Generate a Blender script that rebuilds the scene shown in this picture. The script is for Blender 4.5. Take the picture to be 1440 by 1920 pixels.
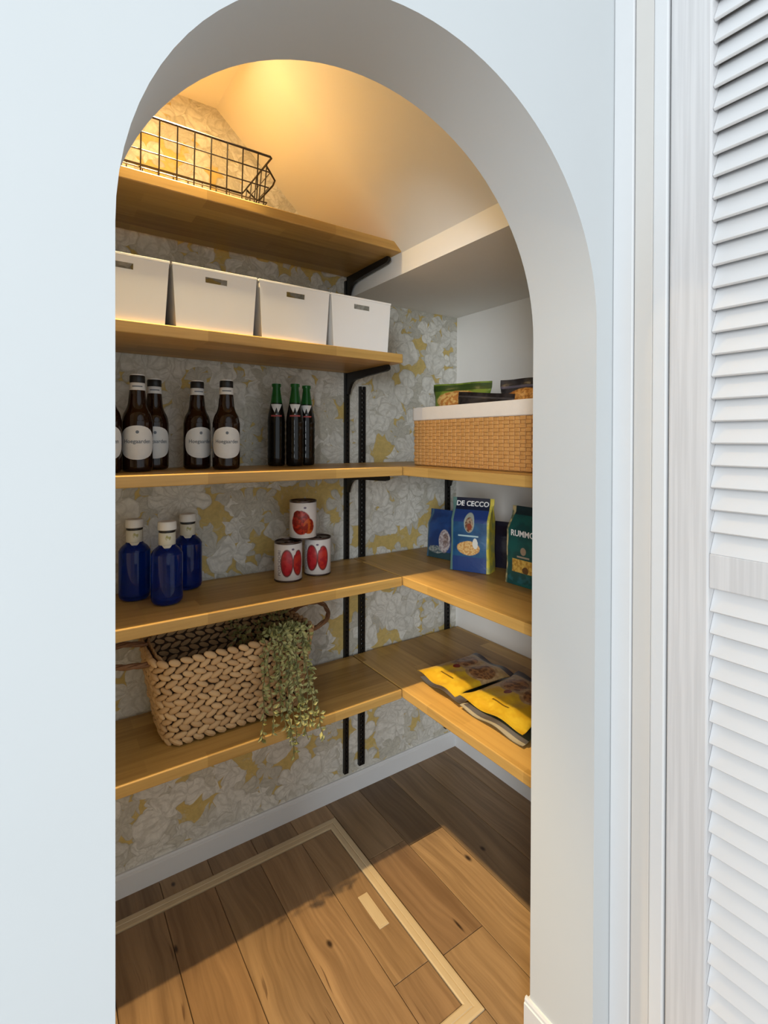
import bpy, bmesh, math, random
from mathutils import Vector, Matrix
from math import sin, cos, pi, atan2, sqrt, radians
rnd = random.Random(7)
S = bpy.context.scene
for o in list(bpy.data.objects): bpy.data.objects.remove(o)
COL = S.collection

# ------------------------------------------------------------------ camera
cam = bpy.data.objects.new('camera', bpy.data.cameras.new('camera')); COL.objects.link(cam)
cam.matrix_world = Matrix.Translation((0, 0, 1.1136)) @ Matrix.Rotation(-0.6029, 4, 'Z') @ Matrix.Rotation(pi/2-0.0062, 4, 'X') @ Matrix.Rotation(0.0032, 4, 'Z')
cam.data.sensor_fit = 'HORIZONTAL'; cam.data.sensor_width = 36
cam.data.lens = 36*944.37/1440
cam.data.shift_x = -0.00205; cam.data.shift_y = -0.0888
cam.data.clip_start = 0.01
S.camera = cam
# ------------------------------------------------------------------ light, exposure
S.view_settings.view_transform = 'Standard'; S.view_settings.look = 'None'
S.view_settings.gamma = 1.0; S.view_settings.use_curve_mapping = False
S.view_settings.exposure = 0.30
W = bpy.data.worlds.new('hall_daylight'); S.world = W; W.use_nodes = True
W.node_tree.nodes['Background'].inputs[0].default_value = (0.86, 0.94, 1.0, 1)
W.node_tree.nodes['Background'].inputs[1].default_value = 0.82
L = bpy.data.lights.new('hall_window_light', 'AREA'); L.shape = 'RECTANGLE'; L.size = 1.1; L.size_y = 1.5
L.energy = 88; L.color = (0.90, 0.96, 1.0)
LO = bpy.data.objects.new('hall_window_light', L); COL.objects.link(LO)
LO.location = (-2.3, -2.2, 1.45)
LO.rotation_euler = (Vector((0.5, 0.6, 1.05))-Vector(LO.location)).to_track_quat('-Z', 'Y').to_euler()
SPOT = 112.0

# ------------------------------------------------------------------ node helpers
class NT:
    def __init__(s, name):
        s.m = bpy.data.materials.new(name); s.m.use_nodes = True
        s.t = s.m.node_tree; s.b = s.t.nodes['Principled BSDF']
    def n(s, typ, **kw):
        x = s.t.nodes.new(typ)
        for k, v in kw.items(): setattr(x, k, v)
        return x
    def inp(s, sock, v):
        if hasattr(v, 'is_output') or isinstance(v, bpy.types.NodeSocket): s.t.links.new(v, sock)
        elif isinstance(v, (tuple, list)) and len(v) == 3 and sock.type == 'RGBA': sock.default_value = (*v, 1)
        else: sock.default_value = v
    def math(s, op, a, b=None, c=None, clamp=False):
        x = s.n('ShaderNodeMath', operation=op, use_clamp=clamp)
        s.inp(x.inputs[0], a)
        if b is not None: s.inp(x.inputs[1], b)
        if c is not None: s.inp(x.inputs[2], c)
        return x.outputs[0]
    def mix(s, f, a, b, mode='MIX'):
        x = s.n('ShaderNodeMix', data_type='RGBA', blend_type=mode)
        s.inp(x.inputs['Factor'], f); s.inp(x.inputs[6], a); s.inp(x.inputs[7], b)
        return x.outputs[2]
    def xyz(s, which='Object'):
        tc = s.n('ShaderNodeTexCoord'); sp = s.n('ShaderNodeSeparateXYZ')
        s.t.links.new(tc.outputs[which], sp.inputs[0]); return sp.outputs[0], sp.outputs[1], sp.outputs[2]
    def vec(s, x, y, z=0.0):
        c = s.n('ShaderNodeCombineXYZ'); s.inp(c.inputs[0], x); s.inp(c.inputs[1], y); s.inp(c.inputs[2], z); return c.outputs[0]
    def noise(s, vec, scale, detail=3, rough=.55, out=0):
        x = s.n('ShaderNodeTexNoise'); s.inp(x.inputs['Vector'], vec); x.inputs['Scale'].default_value = scale
        x.inputs['Detail'].default_value = detail; x.inputs['Roughness'].default_value = rough; return x.outputs[out]
    def ramp(s, f, lo, hi):
        x = s.n('ShaderNodeMapRange', interpolation_type='SMOOTHSTEP'); s.inp(x.inputs[0], f)
        x.inputs[1].default_value = lo; x.inputs[2].default_value = hi; return x.outputs[0]
    def bump(s, h, strength=.2, dist=.002):
        x = s.n('ShaderNodeBump'); s.inp(x.inputs['Height'], h); x.inputs['Strength'].default_value = strength
        x.inputs['Distance'].default_value = dist; s.t.links.new(x.outputs[0], s.b.inputs['Normal'])
    def done(s, color=None, rough=.5, metal=0, trans=0, ior=1.45, spec=.5):
        if color is not None: s.inp(s.b.inputs['Base Color'], color)
        s.inp(s.b.inputs['Roughness'], rough); s.b.inputs['Metallic'].default_value = metal
        s.b.inputs['Transmission Weight'].default_value = trans; s.b.inputs['IOR'].default_value = ior
        s.b.inputs['Specular IOR Level'].default_value = spec
        return s.m

def plain(name, col, rough=.5, metal=0, trans=0, ior=1.45, spec=.5, var=.08, scale=30, bump=0):
    t = NT(name); tc = t.n('ShaderNodeTexCoord').outputs['Object']
    nz = t.noise(tc, scale, 3)
    k = t.math('MULTIPLY_ADD', nz, 2*var, 1-var)
    c = t.mix(1.0, col, t.vec(k, k, k), 'MULTIPLY')
    if bump: t.bump(t.noise(tc, scale*8, 2), bump, .001)
    return t.done(c, rough, metal, trans, ior, spec)

def wood_shelf(name, axis):
    t = NT(name); x, y, z = t.xyz()
    a, b = (x, y) if axis == 'X' else (y, x)
    br = t.n('ShaderNodeTexBrick'); br.offset = .37; br.offset_frequency = 2; br.squash = 1
    t.inp(br.inputs['Vector'], t.vec(a, t.math('ADD', b, t.math('MULTIPLY', z, .9))))
    for k, v in (('Scale', 1), ('Mortar Size', 0.0), ('Brick Width', .31), ('Row Height', .046), ('Bias', 0)): br.inputs[k].default_value = v
    br.inputs['Color1'].default_value = (0, 0, 0, 1); br.inputs['Color2'].default_value = (1, 1, 1, 1)
    g = t.noise(t.vec(t.math('MULTIPLY', a, 5), t.math('MULTIPLY', b, 95), t.math('MULTIPLY', z, 95)), 1, 4, .6)
    g2 = t.noise(t.vec(t.math('MULTIPLY', a, 2), t.math('MULTIPLY', b, 22), t.math('MULTIPLY', z, 22)), 1, 2)
    f = t.math('ADD', t.math('MULTIPLY', br.outputs['Color'], .42), t.math('ADD', t.math('MULTIPLY', g, .55), t.math('MULTIPLY', g2, .35)))
    c = t.mix(t.ramp(f, .25, 1.0), (.285, .155, .034), (.585, .360, .112))
    t.bump(g, .12, .001)
    return t.done(c, .42)

KNOTS = [(.5286, .9801, .006, .010), (.9430, .9755, .006, .012), (.9979, .9755, .0055, .009), (.7939, .8508, .003, .018), (.2766, 1.3339, .005, .007), (.2459, 1.1592, .004, .010)]
def wood_floor(name):
    t = NT(name); x, y, z = t.xyz()
    oi = t.n('ShaderNodeObjectInfo'); r = t.math('MULTIPLY', oi.outputs['Random'], 37.0)
    wob = t.noise(t.vec(t.math('MULTIPLY', x, 3), t.math('MULTIPLY', y, 2), r), 1.4, 2)
    xx = t.math('ADD', x, t.math('MULTIPLY', wob, .07))
    g = t.noise(t.vec(t.math('MULTIPLY', xx, 90), t.math('MULTIPLY', y, 3.5), r), 1, 5, .62)
    g2 = t.noise(t.vec(t.math('MULTIPLY', xx, 24), t.math('MULTIPLY', y, 1.6), r), 1, 3)
    f = t.math('ADD', t.math('MULTIPLY', g, .5), t.math('MULTIPLY', g2, .5))
    c = t.mix(t.ramp(f, .28, .74), (.185, .112, .056), (.365, .240, .128))
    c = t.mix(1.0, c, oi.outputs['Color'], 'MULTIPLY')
    vo = t.n('ShaderNodeTexVoronoi', voronoi_dimensions='3D'); t.inp(vo.inputs['Vector'], t.vec(t.math('MULTIPLY', x, 7.5), t.math('MULTIPLY', y, 2.6), r)); vo.inputs['Scale'].default_value = 1
    spv = t.n('ShaderNodeSeparateColor'); t.t.links.new(vo.outputs['Color'], spv.inputs[0])
    kr = t.math('MULTIPLY', spv.outputs[0], .11)
    k = t.math('SUBTRACT', 1, t.ramp(t.math('SUBTRACT', vo.outputs['Distance'], kr), -.03, .03))
    c = t.mix(t.math('MULTIPLY', k, .85), c, (.035, .016, .008))
    # thin dark checks along the grain
    ch = t.noise(t.vec(t.math('MULTIPLY', xx, 160), t.math('MULTIPLY', y, 9), t.math('ADD', r, 5)), 1, 1)
    mk = t.noise(t.vec(t.math('MULTIPLY', x, 9), t.math('MULTIPLY', y, 3), r), 1, 1)
    chk = t.math('MULTIPLY', t.ramp(ch, .66, .74), t.ramp(mk, .52, .66))
    c = t.mix(t.math('MULTIPLY', chk, .7), c, (.06, .025, .01))
    ps = t.n('ShaderNodeNewGeometry').outputs['Position']; sp = t.n('ShaderNodeSeparateXYZ'); t.t.links.new(ps, sp.inputs[0])
    for kx, ky, rx, ry in KNOTS:
        a = t.math('DIVIDE', t.math('SUBTRACT', sp.outputs[0], kx), rx); b = t.math('DIVIDE', t.math('SUBTRACT', sp.outputs[1], ky), ry)
        d = t.math('SQRT', t.math('ADD', t.math('MULTIPLY', a, a), t.math('MULTIPLY', b, b)))
        c = t.mix(t.math('MULTIPLY', t.math('SUBTRACT', 1, t.ramp(d, .3, 1.5)), .95), c, (.022, .010, .005))
    t.bump(g, .15, .001)
    return t.done(c, .38)

def flower(t, px, pz, scale, petals, R, seed, rnd_=.85, lines=9.0, depth=.4):
    """mask, line of a flower print: one bloom per Voronoi cell, petals by angle"""
    v = t.n('ShaderNodeTexVoronoi', voronoi_dimensions='2D'); v.inputs['Scale'].default_value = scale; v.inputs['Randomness'].default_value = rnd_
    qx = t.math('ADD', px, seed); qz = t.math('ADD', pz, seed*.73)
    t.inp(v.inputs['Vector'], t.vec(qx, qz, 0))
    sp = t.n('ShaderNodeSeparateXYZ'); t.t.links.new(v.outputs['Position'], sp.inputs[0])
    sc = t.n('ShaderNodeSeparateColor'); t.t.links.new(v.outputs['Color'], sc.inputs[0])
    dx = t.math('SUBTRACT', qx, sp.outputs[0]); dz = t.math('SUBTRACT', qz, sp.outputs[1])
    ang = t.math('ADD', t.math('ARCTAN2', dz, dx), t.math('MULTIPLY', sc.outputs[0], 6.28))
    r = t.math('SQRT', t.math('ADD', t.math('MULTIPLY', dx, dx), t.math('MULTIPLY', dz, dz)))
    pet = t.math('POWER', t.math('ABSOLUTE', t.math('COSINE', t.math('MULTIPLY', ang, petals/2))), .6)
    Ri = t.math('MULTIPLY', t.math('MULTIPLY_ADD', pet, depth, 1-depth), t.math('MULTIPLY', R, t.math('MULTIPLY_ADD', sc.outputs[1], .45, .75)))
    e = t.math('SUBTRACT', Ri, r)
    mask = t.ramp(e, -.0012, .0012)
    edge = t.math('SUBTRACT', 1, t.ramp(t.math('ABSOLUTE', e), .0008, .0032))
    vein = t.ramp(t.math('SINE', t.math('MULTIPLY', ang, petals*lines/4)), .55, .95)
    ring = t.ramp(t.math('SINE', t.math('MULTIPLY', t.math('DIVIDE', r, Ri), 15.0)), .6, .95)
    line = t.math('MAXIMUM', edge, t.math('MULTIPLY', t.math('MAXIMUM', t.math('MULTIPLY', vein, .7), t.math('MULTIPLY', ring, .5)), mask))
    return mask, line, sc.outputs[2]

def wallpaper(name):
    t = NT(name); x, y, z = t.xyz()
    d1 = t.noise(t.vec(x, z, 0), 16, 2); d2 = t.noise(t.vec(x, z, 5), 16, 2)
    px = t.math('MULTIPLY_ADD', d1, .045, x); pz = t.math('MULTIPLY_ADD', d2, .045, z)
    base = t.mix(t.noise(t.vec(x, z), 9, 3), (.50, .37, .125), (.60, .46, .18))
    grey = (.50, .485, .42); lite = (.62, .61, .56); dark = (.33, .31, .25)
    c = base
    for sc, n, R, sd, dep, tint, kp in ((17, 5, .040, 1.3, .75, grey, .46), (12, 3, .060, 4.9, .85, lite, .48), (15, 4, .048, 8.2, .85, grey, .55), (7.5, 7, .070, 6.1, .5, lite, .48), (11, 2, .070, 2.7, .9, lite, .56)):
        m, l, cv = flower(t, px, pz, sc, n, R, sd, depth=dep)
        keep = t.math('GREATER_THAN', cv, kp)
        m = t.math('MULTIPLY', m, keep); l = t.math('MULTIPLY', l, keep)
        k = t.math('MULTIPLY_ADD', cv, .3, .82)
        c = t.mix(m, c, t.mix(1.0, tint, t.vec(k, k, k), 'MULTIPLY'))
        c = t.mix(t.math('MULTIPLY', l, .45), c, dark)
    fine = t.noise(t.vec(px, pz, 2), 70, 4, .7)
    k = t.math('MULTIPLY_ADD', t.ramp(fine, .3, .7), (.22), .89)
    c = t.mix(1.0, c, t.vec(k, k, k), 'MULTIPLY')
    streak = t.math('MULTIPLY', t.ramp(t.noise(t.vec(px, pz, 9), 34, 3, .6), .58, .64), .35)
    c = t.mix(streak, c, grey)
    return t.done(c, .62, spec=.3)

def print_mat(name, base, shapes, coord='xz', r=1.0, rough=.35, crinkle=.0):
    """flat print: ellipses / rectangles (kind, cx, cy, rx, ry, colour or (c1, c2, noise scale))"""
    t = NT(name); x, y, z = t.xyz()
    if coord == 'xz': u, v = x, z
    elif coord == 'xy': u, v = x, y
    else:
        u, v = t.math('MULTIPLY', t.math('ARCTAN2', x, t.math('MULTIPLY', y, -1)), r), z
    tc = t.n('ShaderNodeTexCoord').outputs['Object']
    wob = t.math('MULTIPLY_ADD', t.noise(tc, 55, 2), .006, -.003)
    c = base
    if len(base) == 3 and isinstance(base[0], tuple): c = t.mix(t.ramp(t.noise(tc, base[2], 2), .42, .58), base[0], base[1])
    for kind, cx, cy, rx, ry, col in shapes:
        uu, vv = u, v
        if kind == 'blob': uu, vv = t.math('ADD', u, wob), t.math('SUBTRACT', v, wob)
        a = t.math('ABSOLUTE', t.math('DIVIDE', t.math('SUBTRACT', uu, cx), rx)); b = t.math('ABSOLUTE', t.math('DIVIDE', t.math('SUBTRACT', vv, cy), ry))
        d = t.math('MAXIMUM', a, b) if kind == 'rect' else t.math('SQRT', t.math('ADD', t.math('MULTIPLY', a, a), t.math('MULTIPLY', b, b)))
        m = t.math('SUBTRACT', 1, t.ramp(d, .93, 1.05))
        if isinstance(col[0], tuple): col = t.mix(t.ramp(t.noise(tc, col[2], 2), .42, .58), col[0], col[1])
        c = t.mix(m, c, col)
    if crinkle: t.bump(t.noise(tc, 45, 2), crinkle, .004)
    return t.done(c, rough)

# ------------------------------------------------------------------ mesh helpers
def BM(): return bmesh.new()
def box(bm, x0, x1, y0, y1, z0, z1, bev=0, M=None):
    r = bmesh.ops.create_cube(bm, size=1)
    T = Matrix.Translation(((x0+x1)/2, (y0+y1)/2, (z0+z1)/2)) @ Matrix.Diagonal((x1-x0, y1-y0, z1-z0, 1))
    bmesh.ops.transform(bm, matrix=T, verts=r['verts'])
    vs = r['verts']
    if bev:
        es = list({e for v in vs for e in v.link_edges})
        rb = bmesh.ops.bevel(bm, geom=es, offset=bev, segments=2, affect='EDGES', profile=.5)
        vs = list({v for f in rb['faces'] for v in f.verts} | {v for v in vs if v.is_valid})
    if M is not None: bmesh.ops.transform(bm, matrix=M, verts=[v for v in vs if v.is_valid])
def prism(bm, pts, axis, a, b):
    """extrude a 2-D outline along an axis; pts are the two other coordinates in XYZ order"""
    def P(p, w): return {'X': (w, p[0], p[1]), 'Y': (p[0], w, p[1]), 'Z': (p[0], p[1], w)}[axis]
    va = [bm.verts.new(P(p, a)) for p in pts]; vb = [bm.verts.new(P(p, b)) for p in pts]; n = len(pts)
    for i in range(n): bm.faces.new((va[i], va[(i+1) % n], vb[(i+1) % n], vb[i]))
    bm.faces.new(va); bm.faces.new(vb[::-1])
def tube(bm, pts, r, seg=8, closed=False):
    pts = [Vector(p) for p in pts]; n = len(pts); rings = []
    for i, p in enumerate(pts):
        a = pts[(i-1) % n] if (closed or i) else p; b = pts[(i+1) % n] if (closed or i < n-1) else p
        d = (b-a).normalized(); up = Vector((0, 0, 1)) if abs(d.z) < .9 else Vector((1, 0, 0))
        s = d.cross(up).normalized(); u = s.cross(d)
        rr = r(i/(n-1)) if callable(r) else r
        rings.append([bm.verts.new(p+rr*(s*cos(k*2*pi/seg)+u*sin(k*2*pi/seg))) for k in range(seg)])
    for i in range(n if closed else n-1):
        A, B = rings[i], rings[(i+1) % n]
        for k in range(seg): bm.faces.new((A[k], A[(k+1) % seg], B[(k+1) % seg], B[k]))
    if not closed: bm.faces.new(rings[0][::-1]); bm.faces.new(rings[-1])
def lathe(bm, prof, seg=28):
    rings = []
    for r, z in prof:
        rings.append([bm.verts.new((r*cos(k*2*pi/seg), r*sin(k*2*pi/seg), z)) for k in range(seg)] if r > 1e-5 else [bm.verts.new((0, 0, z))])
    for A, B in zip(rings, rings[1:]):
        for k in range(seg):
            q = [A[k % len(A)], A[(k+1) % len(A)], B[(k+1) % len(B)], B[k % len(B)]]
            q = list(dict.fromkeys(q))
            if len(q) > 2: bm.faces.new(q)
def patch(bm, z0, z1, hw, rad, eps, nz=14, ns=14, th=0.0):
    """curved label on a round body: rows z0..z1, half arc width hw(t), body radius rad(z); facing -Y"""
    g = []
    for i in range(nz+1):
        t = .5-.5*cos(pi*i/nz); z = z0+(z1-z0)*t; R = rad(z)+eps; w = hw(t)
        g.append([bm.verts.new((R*sin(th+w*(2*j/ns-1)/R), -R*cos(th+w*(2*j/ns-1)/R), z)) for j in range(ns+1)])
    for i in range(nz):
        for j in range(ns): bm.faces.new((g[i][j], g[i][j+1], g[i+1][j+1], g[i+1][j]))
def mesh_of(name, bm, mat, smooth=False, angle=None):
    bmesh.ops.recalc_face_normals(bm, faces=bm.faces[:])
    me = bpy.data.meshes.new(name); bm.to_mesh(me); bm.free()
    for m in (mat if isinstance(mat, (list, tuple)) else [mat]): me.materials.append(m)
    if smooth:
        for p in me.polygons: p.use_smooth = True
        if angle is not None:
            b2 = bmesh.new(); b2.from_mesh(me)
            for e in b2.edges:
                if len(e.link_faces) == 2 and e.calc_face_angle(0) > radians(angle): e.smooth = False
            b2.to_mesh(me); b2.free()
    return me
def obj(name, bm, mat, parent=None, smooth=False, angle=40, loc=None):
    me = bm if isinstance(bm, bpy.types.Mesh) else mesh_of(name, bm, mat, smooth, angle)
    o = bpy.data.objects.new(name, me); COL.objects.link(o)
    if parent is not None: o.parent = parent
    if loc is not None: o.location = loc
    return o
def tag(o, label=None, cat=None, group=None, kind=None):
    if label: o['label'] = label
    if cat: o['category'] = cat
    if group: o['group'] = group
    if kind: o['kind'] = kind
    return o
def thing(name, label, cat, loc=(0, 0, 0), rz=0, group=None):
    o = bpy.data.objects.new(name, None); COL.objects.link(o); o.location = loc; o.rotation_euler = (0, 0, rz); o.empty_display_size = .05
    return tag(o, label, cat, group)
def struct(name, bm, mat, parent=None, smooth=False):
    o = obj(name, bm, mat, parent, smooth)
    if parent is None: o['kind'] = 'structure'
    return o
def dup(root, loc, rz, label):
    r = root.copy(); COL.objects.link(r); r.location = loc; r.rotation_euler = (0, 0, rz); r['label'] = label
    for ch in list(root.children):
        c = ch.copy(); COL.objects.link(c); c.parent = r
        for g in ch.children:
            d = g.copy(); COL.objects.link(d); d.parent = c
    return r
def text_mesh(s, size, mat, fmap, name='lettering', bold=.0):
    cu = bpy.data.curves.new('txt', 'FONT'); cu.body = s; cu.size = size; cu.align_x = 'CENTER'; cu.align_y = 'CENTER'; cu.resolution_u = 3; cu.offset = bold
    to = bpy.data.objects.new('txt', cu); COL.objects.link(to)
    bpy.context.view_layer.update()
    me = bpy.data.meshes.new_from_object(to.evaluated_get(bpy.context.evaluated_depsgraph_get()))
    bpy.data.objects.remove(to); me.name = name
    for v in me.vertices: v.co = fmap(v.co.x, v.co.y)
    me.materials.clear(); me.materials.append(mat)
    return me
def cyl_map(z0, R, th=0.0):
    return lambda a, b: Vector((R*sin(th+a/R), -R*cos(th+a/R), z0+b))
def face_cam(x, y): return atan2(-x, y)

# ------------------------------------------------------------------ dimensions
YW, XW = 1.3717, 1.2595          # pantry back wall, right wall
Y0, Y1 = .4934, .6242            # front and back face of the arch wall
XL, XR, ZS, RZ = .0547, .7663, 1.303, .3404
XP, YP, T = .8115, 1.0955, .0245
Z = dict(A=1.6454, B=1.3475, C=1.0437, D=.7443, E=.4386)
XSOF, ZSOF = .806, 1.5622
XLEFT = -.22

# ------------------------------------------------------------------ materials
M_plaster = plain('white_plaster', (.565, .590, .600), .75, var=.015, scale=6, bump=.06)
M_inner = plain('cream_white_wallpaper', (.84, .83, .80), .75, var=.02, scale=8, bump=.05)
M_trim = plain('white_paint', (.68, .69, .70), .45, var=.015)
M_warmtrim = plain('warm_white_vinyl', (.62, .60, .57), .5, var=.015)
M_paper = wallpaper('floral_wallpaper')
M_shX = wood_shelf('laminated_wood_long', 'X'); M_shY = wood_shelf('laminated_wood_deep', 'Y')
M_floor = wood_floor('oak_floor_planks')
M_black = plain('black_steel', (.006, .006, .006), .45, var=.05)
M_wire = plain('dark_bronze_wire', (.022, .014, .009), .4, metal=.3, var=.05)
def door_wood():
    t = NT('white_woodgrain'); x, y, z = t.xyz()
    g = t.noise(t.vec(t.math('MULTIPLY', x, 130), t.math('MULTIPLY', y, 130), t.math('MULTIPLY', z, 3)), 1, 3)
    c = t.mix(t.ramp(g, .35, .65), (.58, .575, .58), (.66, .655, .66)); t.bump(g, .12, .0006)
    return t.done(c, .5)
M_stile = door_wood()
M_slat = plain('white_louver_paint', (.75, .755, .765), .5, var=.02, scale=14)

# ================================================================== SETTING
# arch wall
bm = BM()
N = 48; cx = (XL+XR)/2; hw = (XR-XL)/2
arc = [(cx-hw*cos(pi*i/N), ZS+RZ*sin(pi*i/N)) for i in range(N+1)]
TOP = 2.35; X0w, X1w = -1.6, 1.36
ys = (Y0, Y1); cache = {}
def V(x, y, z):
    k = (round(x, 5), round(y, 5), round(z, 5))
    if k not in cache: cache[k] = bm.verts.new((x, y, z))
    return cache[k]
out2 = [(XL, 0), (XL, ZS)]+arc[1:-1]+[(XR, ZS), (XR, 0)]
for y in ys:
    bm.faces.new([V(X0w, y, 0), V(XL, y, 0), V(XL, y, ZS), V(X0w, y, ZS)])
    bm.faces.new([V(X0w, y, ZS), V(XL, y, ZS), V(XL, y, TOP), V(X0w, y, TOP)])
    bm.faces.new([V(XR, y, 0), V(X1w, y, 0), V(X1w, y, ZS), V(XR, y, ZS)])
    bm.faces.new([V(XR, y, ZS), V(X1w, y, ZS), V(X1w, y, TOP), V(XR, y, TOP)])
    for i in range(N):
        (xa, za), (xb, zb) = arc[i], arc[i+1]
        bm.faces.new([V(xa, y, za), V(xb, y, zb), V(xb, y, TOP), V(xa, y, TOP)])
for (xa, za), (xb, zb) in zip(out2, out2[1:]):
    bm.faces.new([V(xa, Y0, za), V(xb, Y0, zb), V(xb, Y1, zb), V(xa, Y1, za)])
tops = [X0w]+[a[0] for a in arc]+[X1w]
for a, b in zip(tops, tops[1:]): bm.faces.new([V(a, Y0, TOP), V(b, Y0, TOP), V(b, Y1, TOP), V(a, Y1, TOP)])
for xx in (X0w, X1w):
    bm.faces.new([V(xx, Y0, 0), V(xx, Y1, 0), V(xx, Y1, ZS), V(xx, Y0, ZS)])
    bm.faces.new([V(xx, Y0, ZS), V(xx, Y1, ZS), V(xx, Y1, TOP), V(xx, Y0, TOP)])
for f in bm.faces:
    vy = [round(v.co.y, 4) for v in f.verts]; f.smooth = len(set(vy)) > 1 and max(v.co.z for v in f.verts) < TOP-.01
for e in bm.edges:
    if len(e.link_faces) == 2 and len({f.smooth for f in e.link_faces}) == 2: e.smooth = False
wf = struct('wall_front', bm, M_plaster)

bm = BM(); box(bm, XLEFT-.1, XW+.1, YW, YW+.1, 0, 2.35); struct('wall_back', bm, M_paper)
bm = BM(); box(bm, XW, XW+.1, Y1, YW, 0, 2.35); struct('wall_right', bm, M_inner)
bm = BM(); box(bm, XLEFT-.1, XLEFT, Y1, YW, 0, 2.35); struct('wall_left', bm, M_inner)
# pantry ceiling: flat, slope under the stairs, boxed soffit
bm = BM()
prism(bm, [(XLEFT, 2.0), (.391, 2.0), (XSOF, 1.6205), (XSOF, ZSOF), (XW, ZSOF), (XW, 2.12), (XLEFT, 2.12)], 'Y', Y1, YW)
struct('ceiling', bm, M_inner)
bm = BM(); box(bm, X0w, XW+.1, -2.6, YW, -.06, -.012)
FLOOR = struct('floor', bm, plain('floor_joint_dark', (.05, .028, .014), .7))
# floor planks (boards run in Y); the hatch is cut out of them
FXS = dict(x0=-.19, x1=.7176, y0=.6945, y1=1.3005)
def board(name, parent, x0, x1, y0, y1, z0, z1, col):
    if x1-x0 < .004 or y1-y0 < .004: return
    bm = BM(); cxx, cyy = (x0+x1)/2, (y0+y1)/2; g = .0006
    box(bm, x0-cxx+g, x1-cxx-g, y0-cyy+g, y1-cyy-g, z0, z1)
    for e in bm.edges: e.smooth = True
    te = [e for e in bm.edges if all(v.co.z > (z0+z1)/2 for v in e.verts)]
    bmesh.ops.bevel(bm, geom=te, offset=.0009, segments=1, affect='EDGES')
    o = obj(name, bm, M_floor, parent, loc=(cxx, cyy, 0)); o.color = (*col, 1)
    return o
TON = [(1, 1, 1), (.86, .86, .86), (1.12, 1.1, 1.06), (.74, .72, .70), (1.05, 1.0, .95), (.92, .9, .9)]
edges = [.957-.118*i for i in range(-3, 21)]
def plank_run(k):
    xm = edges[k]-.059
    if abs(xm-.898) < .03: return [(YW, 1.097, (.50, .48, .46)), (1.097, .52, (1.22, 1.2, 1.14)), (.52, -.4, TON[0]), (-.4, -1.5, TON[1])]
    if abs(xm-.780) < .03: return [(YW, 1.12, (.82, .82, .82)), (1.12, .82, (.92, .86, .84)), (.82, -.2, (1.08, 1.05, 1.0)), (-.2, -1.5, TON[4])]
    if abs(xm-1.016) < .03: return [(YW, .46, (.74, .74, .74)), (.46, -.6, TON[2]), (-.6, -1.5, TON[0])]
    r = random.Random(k*7+1); y = YW+.3*r.random(); L_ = []
    while y > -1.5:
        y2 = y-(.75+.3*r.random()); L_.append((min(y, YW), y2, TON[r.randrange(6)])); y = y2
    return L_
for k in range(len(edges)):
    xa, xb = edges[k]-.118, edges[k]
    xb = min(xb, XW); 
    if xa > XW or xb < X0w: continue
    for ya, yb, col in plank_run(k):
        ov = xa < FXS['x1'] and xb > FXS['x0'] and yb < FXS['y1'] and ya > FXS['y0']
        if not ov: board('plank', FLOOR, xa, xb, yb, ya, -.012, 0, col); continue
        if ya > FXS['y1']: board('plank', FLOOR, xa, xb, FXS['y1'], ya, -.012, 0, col)
        if yb < FXS['y0']: board('plank', FLOOR, xa, xb, yb, FXS['y0'], -.012, 0, col)
        yy0, yy1 = max(yb, FXS['y0']), min(ya, FXS['y1'])
        if xb > FXS['x1']: board('plank', FLOOR, FXS['x1'], xb, yy0, yy1, -.012, 0, col)
        if xa < FXS['x0']: board('plank', FLOOR, xa, FXS['x0'], yy0, yy1, -.012, 0, col)
# floor hatch
H = thing('floor_hatch', 'square under-floor storage hatch with pale beige frame in the plank floor', 'hatch', ((FXS['x0']+FXS['x1'])/2, (FXS['y0']+FXS['y1'])/2, 0))
M_frame = plain('beige_hatch_frame', (.52, .40, .245), .4, var=.05)
hs = .303; hsx = (FXS['x1']-FXS['x0'])/2; fw = .030
def frame_strip(a, ha, hb):
    bm = BM(); hs = ha
    prof = [(-hs, -.012), (-hs, .0022), (-hs+.004, .003), (-hs+.0135, .003), (-hs+.0145, .0016), (-hs+.0165, .0016), (-hs+.0175, .003), (-hs+fw-.003, .003), (-hs+fw, .0018), (-hs+fw, -.012)]
    for s in (-1, 1):
        vs = []
        for (p, z_) in prof: vs.append(bm.verts.new((s*(-p-ha+hb), p, z_)))
        if s == -1: A = vs
        else: B = vs
    n = len(prof)
    for i in range(n): bm.faces.new((A[i], A[(i+1) % n], B[(i+1) % n], B[i]))
    bm.faces.new(A); bm.faces.new(B[::-1])
    bmesh.ops.transform(bm, matrix=Matrix.Rotation(a, 4, 'Z'), verts=bm.verts[:])
    return bm
for k in range(4): obj('frame_strip', frame_strip(k*pi/2, (hs, hsx)[k % 2], (hsx, hs)[k % 2]), M_frame, H)
hx, hy = H.location.x, H.location.y; i0 = hs-fw-.0012; ix = hsx-fw-.0012
he = [.70, .5967, .4786, .3605, .2424, .1243, .0062, -.1119, -.19]
for k in range(8):
    xb, xa = min(he[k]-hx, ix), max(he[k+1]-hx, -ix)
    segs = {0: [(i0, .829-hy, (1.06, 1.02, .96)), (.829-hy, -i0, (.90, .84, .80))], 1: [(i0, -i0, (1.1, 1.05, 1.0))], 2: [(i0, -i0, (.95, .92, .9))],
            3: [(i0, -i0, (.88, .80, .74))], 4: [(i0, -i0, (.86, .80, .76))]}.get(k, [(i0, -i0, TON[k % 6])])
    for ya, yb, col in segs: board('plank', H, xa, xb, yb, ya, -.012, .0006, col)
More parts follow.
